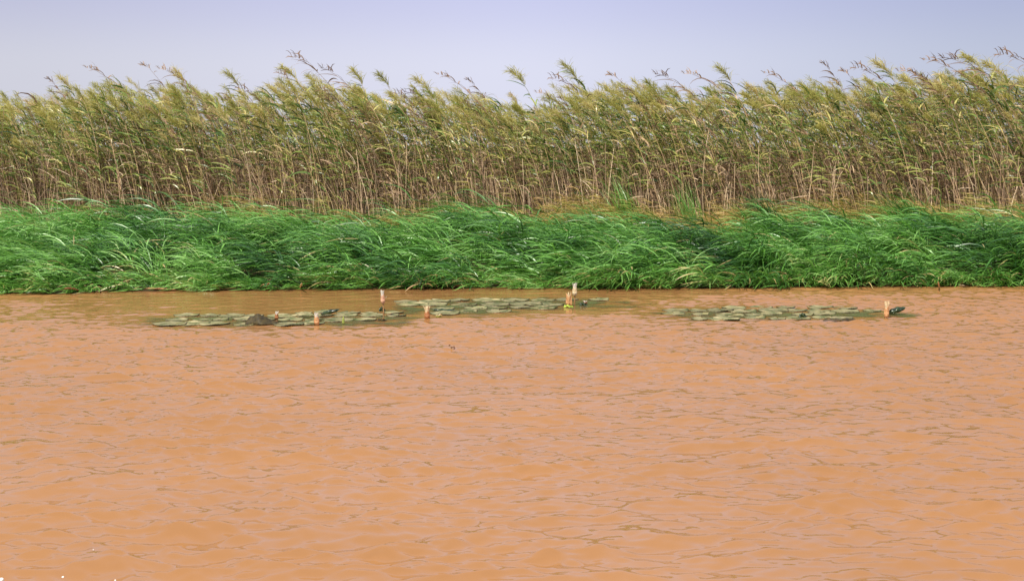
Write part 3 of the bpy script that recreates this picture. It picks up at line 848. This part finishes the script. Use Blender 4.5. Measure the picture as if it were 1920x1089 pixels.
def lily_flower(px, py_foot, py_top, wpx, label, petals='petal_white', sepals='sepal_brown', head=.5, npet=6, nsep=4, open_p=(2, 16), open_s=(0, 14), sep_len=.75, stem_r=.006, lean=0.0, group=None, extra=False):
    foot = ground_point(px, py_foot)
    s_ = foot[1] / F_PX
    wpx = wpx * 1.22
    H = (py_foot - py_top) * s_; Wd = wpx * s_
    hh = H * head
    root = empty('water_lily', (foot[0], foot[1], 0.0))
    root.rotation_euler = (0, lean, 0)
    tag(root, label, 'flower', group)
    zz = np.linspace(-.06, H - hh + .004, 6)
    st = np.stack([.004 * np.sin(zz * 20), np.zeros(6), zz], -1)[None]
    m = MB(); m.tubes(st, np.full((1, 6), stem_r), 0, k=8); m.build('stem', M['stem'], root)
    # receptacle
    m = MB(); ang = np.linspace(0, 2 * math.pi, 12, endpoint=False)
    prof = [(stem_r * .9, 0), (Wd * .26, hh * .10), (Wd * .30, hh * .24), (Wd * .16, hh * .34), (.001, hh * .36)]
    m.grid(np.array([[(r_ * math.cos(a), r_ * math.sin(a), z_ + H - hh) for a in ang] for r_, z_ in prof]), close=True)
    m.build('receptacle', M[sepals], root)
    rr = random.Random(int(px))
    for q in range(nsep):
        m = MB(); m.grid(petal_mesh(hh * sep_len * rr.uniform(.85, 1.05), Wd * .52, Wd * .20, open_s[0], open_s[1] + rr.uniform(-5, 5), q * 2 * math.pi / nsep + .5 + rr.uniform(-.2, .2)) + np.array([0, 0, H - hh]))
        o = m.build('sepal', M[sepals], root); sm = o.modifiers.new('thickness', 'SOLIDIFY'); sm.thickness = .0018
    for q in range(npet):
        m = MB(); m.grid(petal_mesh(hh * rr.uniform(.86, 1.04), Wd * .36, Wd * .13, open_p[0] + rr.uniform(-3, 3), open_p[1] + rr.uniform(-8, 8), q * 2 * math.pi / npet + rr.uniform(-.25, .25)) + np.array([0, 0, H - hh + hh * .02]))
        o = m.build('petal', M[petals], root); sm = o.modifiers.new('thickness', 'SOLIDIFY'); sm.thickness = .0014
    if extra:
        V = petal_mesh(.028, .026, .0, 20, 50, 0.0) + np.array([Wd * .42, -.01, H - hh * .62])
        m = MB(); m.grid(V); o = m.build('petal', M['petal_white'], root); sm = o.modifiers.new('thickness', 'SOLIDIFY'); sm.thickness = .0014
    return root

lily_flower(519, 605, 582, 10, 'small white topped flower right behind the brown folded leaf', head=.68, open_p=(2, 14), stem_r=.011)
lily_flower(594, 609, 586, 15, 'orange red flower bud with white tips at the front of the left raft', petals='petal_white', sepals='sepal_orange', head=.95, npet=5, open_p=(0, 14), open_s=(0, 12), sep_len=.82, stem_r=.014)
lily_flower(644, 608, 593, 7, 'small pointed green flower bud right of the orange red bud', petals='sepal_green', sepals='sepal_green', head=.95, npet=3, open_p=(-2, -12), open_s=(-2, -14), sep_len=1.0, stem_r=.009)
lily_flower(719, 593, 543, 12, 'tall white flower with pinkish brown cup on a thin bare stem', petals='petal_white', sepals='sepal_pink', head=.50, sep_len=.68, npet=7, open_p=(0, 10), open_s=(0, 5), stem_r=.0085, lean=-.03, extra=True)
lily_flower(801, 598, 572, 15, 'cream crowned flower on a thick brown stalk in front of the middle raft', petals='petal_cream', sepals='sepal_brown', head=.95, npet=9, sep_len=.62, open_p=(2, 26), open_s=(0, 8), stem_r=.016)
lily_flower(1066, 574, 545, 14, 'orange flower opening its narrow petals, left one of the pair in the middle raft', petals='petal_cream', sepals='sepal_orange', head=.97, npet=4, open_p=(2, 12), open_s=(2, 16), sep_len=.85, stem_r=.010)
lily_flower(1077, 572, 528, 13, 'tall white flower with orange sepal, right one of the pair in the middle raft', petals='petal_white', sepals='petal_cream', head=.58, sep_len=.72, open_p=(0, 12), open_s=(0, 6), stem_r=.007, lean=.02)
lily_flower(1662, 596, 563, 13, 'orange stalked flower with splayed cream tips at the right end of the right raft', petals='petal_cream', sepals='sepal_orange', head=.95, npet=8, sep_len=.68, open_p=(0, 14), open_s=(0, 6), stem_r=.018)
lily_flower(1071, 575, 556, 4, 'thin orange bud between the two flowers of the middle raft', petals='petal_orange', sepals='sepal_orange', head=.9, npet=3, open_p=(0, -6), open_s=(0, -6), sep_len=1.0, stem_r=.006)
lily_flower(822, 595, 588, 12, 'tiny yellow green blossom on the water right of the cream crowned flower', petals='petal_cream', sepals='sepal_green', head=.95, npet=6, open_p=(20, 60), open_s=(30, 70), stem_r=.006)
lily_flower(1097, 570, 562, 10, 'tiny white blossom low on the water right of the flower pair', head=.95, npet=6, open_p=(15, 55), open_s=(30, 70), stem_r=.006)
M['fresh_pad'] = plain_mat('fresh_leaf', (.25, .36, .03), (.45, .55, .06), rough=.4, scale=30)
folded_leaf(1058, 1074, 576, .5, .024, 'bright yellow green young leaf under the flower pair', depth=.05, mat='fresh_pad')

# ------------------------------------------------------------------ dead blades and litter at the water's edge
M['tan'] = plain_mat('dead_blade', (.36, .22, .09), (.66, .48, .26), rough=.6, scale=20)
M['rust'] = plain_mat('rusty_leaf', (.24, .09, .03), (.42, .20, .08), rough=.6, scale=20)
M['yellow'] = plain_mat('yellow_leaf', (.55, .50, .10), (.75, .70, .25), rough=.5, scale=20)
def blade(px0, py0, px1, py1, z0, z1, w, label, mat='tan', bow=.04, name='reed_litter', cat='dead reed piece'):
    a = ground_point(px0, py0, z0); b_ = ground_point(px1, py1, z1)
    b_[1] = min(b_[1], a[1] + .5)
    t = np.linspace(0, 1, 9)[:, None]
    P = a * (1 - t) + b_ * t; P[:, 2] += .4 * bow * np.sin(t[:, 0] * math.pi)
    org = a.copy(); P = P - org
    m = MB(); t1 = t[:, 0]
    R_ = w * .5 * (np.sin(np.clip(t1 * .92 + .05, 0, 1) * math.pi) ** .5)
    m.tubes(P[None], R_[None], 0, k=6)
    o = m.build(name, M[mat], loc=org)
    tag(o, label, cat, kind='thing')
blade(760, 546, 782, 533, .01, .10, .018, 'tan blade slanting into the water right of the tall flower')
blade(498, 541, 506, 530, .02, .12, .022, 'orange brown blade leaning at the water edge on the left', mat='rust')
blade(486, 541, 496, 533, .02, .10, .016, 'pale tan blade lying left of the orange brown one')
blade(526, 541, 541, 539, .015, .015, .03, 'yellow leaf floating at the foot of the grass left of the middle', mat='yellow', bow=.01, name='floating_litter', cat='floating leaf')
blade(562, 541, 567, 531, .01, .14, .026, 'short upright dead stump of reed at the water edge left of the middle', name='dead_stump', cat='dead reed')
blade(852, 537, 876, 534, .02, .05, .035, 'rusty orange leaf litter at the water edge near the middle', mat='rust', bow=.02, name='floating_litter', cat='floating leaf')
blade(837, 537, 846, 537, .015, .015, .02, 'small yellow leaf floating left of the rusty litter', mat='yellow', bow=.005, name='floating_litter', cat='floating leaf')
blade(1205, 525, 1224, 536, .14, .02, .020, 'pale dead stick sloping to the water right of the flower pair')
blade(1761, 539, 1759, 527, .01, .14, .026, 'orange tan reed stump standing in the water on the right', mat='tan', bow=.0, name='dead_stump', cat='dead reed')
blade(1797, 535, 1810, 535.5, .015, .015, .026, 'pale leaf floating right of the orange tan stump', bow=.006, name='floating_litter', cat='floating leaf')
blade(1728, 495, 1745, 507, .25, .18, .022, 'pinkish tan dead blade caught in the grass above the orange tan stump', bow=.02)
blade(1832, 514, 1848, 505, .08, .22, .016, 'curved brown stem arching over the water near the right edge', mat='rust', bow=.05)
blade(1888, 524, 1897, 532, .10, .03, .018, 'tan broken stem at the water edge in the right corner')
blade(262, 541, 330, 543, .03, .02, .03, 'long rusty stem lying along the water edge on the left', mat='rust', bow=.02)
blade(120, 541, 150, 545, .10, .03, .03, 'reddish dead stem tangled at the foot of the grass near the left edge', mat='rust', bow=.05)

# seeds, bubbles, spray
m_seed = plain_mat('seed', (.05, .02, .01), (.14, .05, .02), rough=.4, scale=80)
def blob(name, c, R, mat, label, cat, squash=.7, seed=0, group=None, lump=.25):
    r = np.random.RandomState(seed)
    th = np.linspace(0.03, math.pi - .03, 12); ph = np.linspace(0, 2 * math.pi, 18, endpoint=False)
    A, B = np.meshgrid(th, ph, indexing='ij')
    rad = R * (1 + lump * np.sin(2 * A + r.rand() * 6) * np.sin(3 * B + r.rand() * 6) + lump * .6 * np.sin(5 * B + r.rand() * 6) * np.sin(A))
    V = np.stack([rad * np.sin(A) * np.cos(B), rad * np.sin(A) * np.sin(B), rad * squash * np.cos(A)], -1)
    m = MB(); m.grid(V, close=True)
    o = m.build(name, mat, loc=c)
    tag(o, label, cat, group)
for k, (px, py) in enumerate(((843, 647), (847, 651), (851, 650), (852, 653))):
    c = ground_point(px, py, .02)
    blob('floating_seed', c, .0085, m_seed, 'tiny dark brown seed floating in the small cluster on the open water', 'seed', seed=k, group='floating seeds on the open water')
m_foam, nt, b = new_mat('foam')
b.inputs["Base Color"].default_value = (.82, .80, .72, 1); b.inputs["Roughness"].default_value = .25
for k, (px, py, R, lab) in enumerate(((118, 1081, .006, 'white foam bubble, larger one near the lower left corner'), (216, 1087, .0045, 'small white bubble at the bottom edge, right of the larger bubble'),
                                      (175, 1030, .003, 'tiny pale bubble above the other two near the lower left'))):
    blob('foam_bubble', ground_point(px, py, .02), R, m_foam, lab, 'bubble', seed=20 + k)
mb = MB()
r = np.random.RandomState(77)
c0 = ground_point(-4, 1092, .02)
for k in range(16):
    th = np.linspace(0.03, math.pi - .03, 7); ph = np.linspace(0, 2 * math.pi, 9, endpoint=False)
    A, B = np.meshgrid(th, ph, indexing='ij'); R = r.uniform(.004, .012)
    h = r.rand()
    V = np.stack([R * np.sin(A) * np.cos(B) + r.normal(0, .016), R * np.sin(A) * np.sin(B) + r.normal(0, .012), R * 1.2 * np.cos(A) + h * .035], -1)
    mb.grid(V, close=True)
o = mb.build('water_splash', m_foam, loc=c0); tag(o, 'white splash of foamy spray in the lower left corner', 'splash')
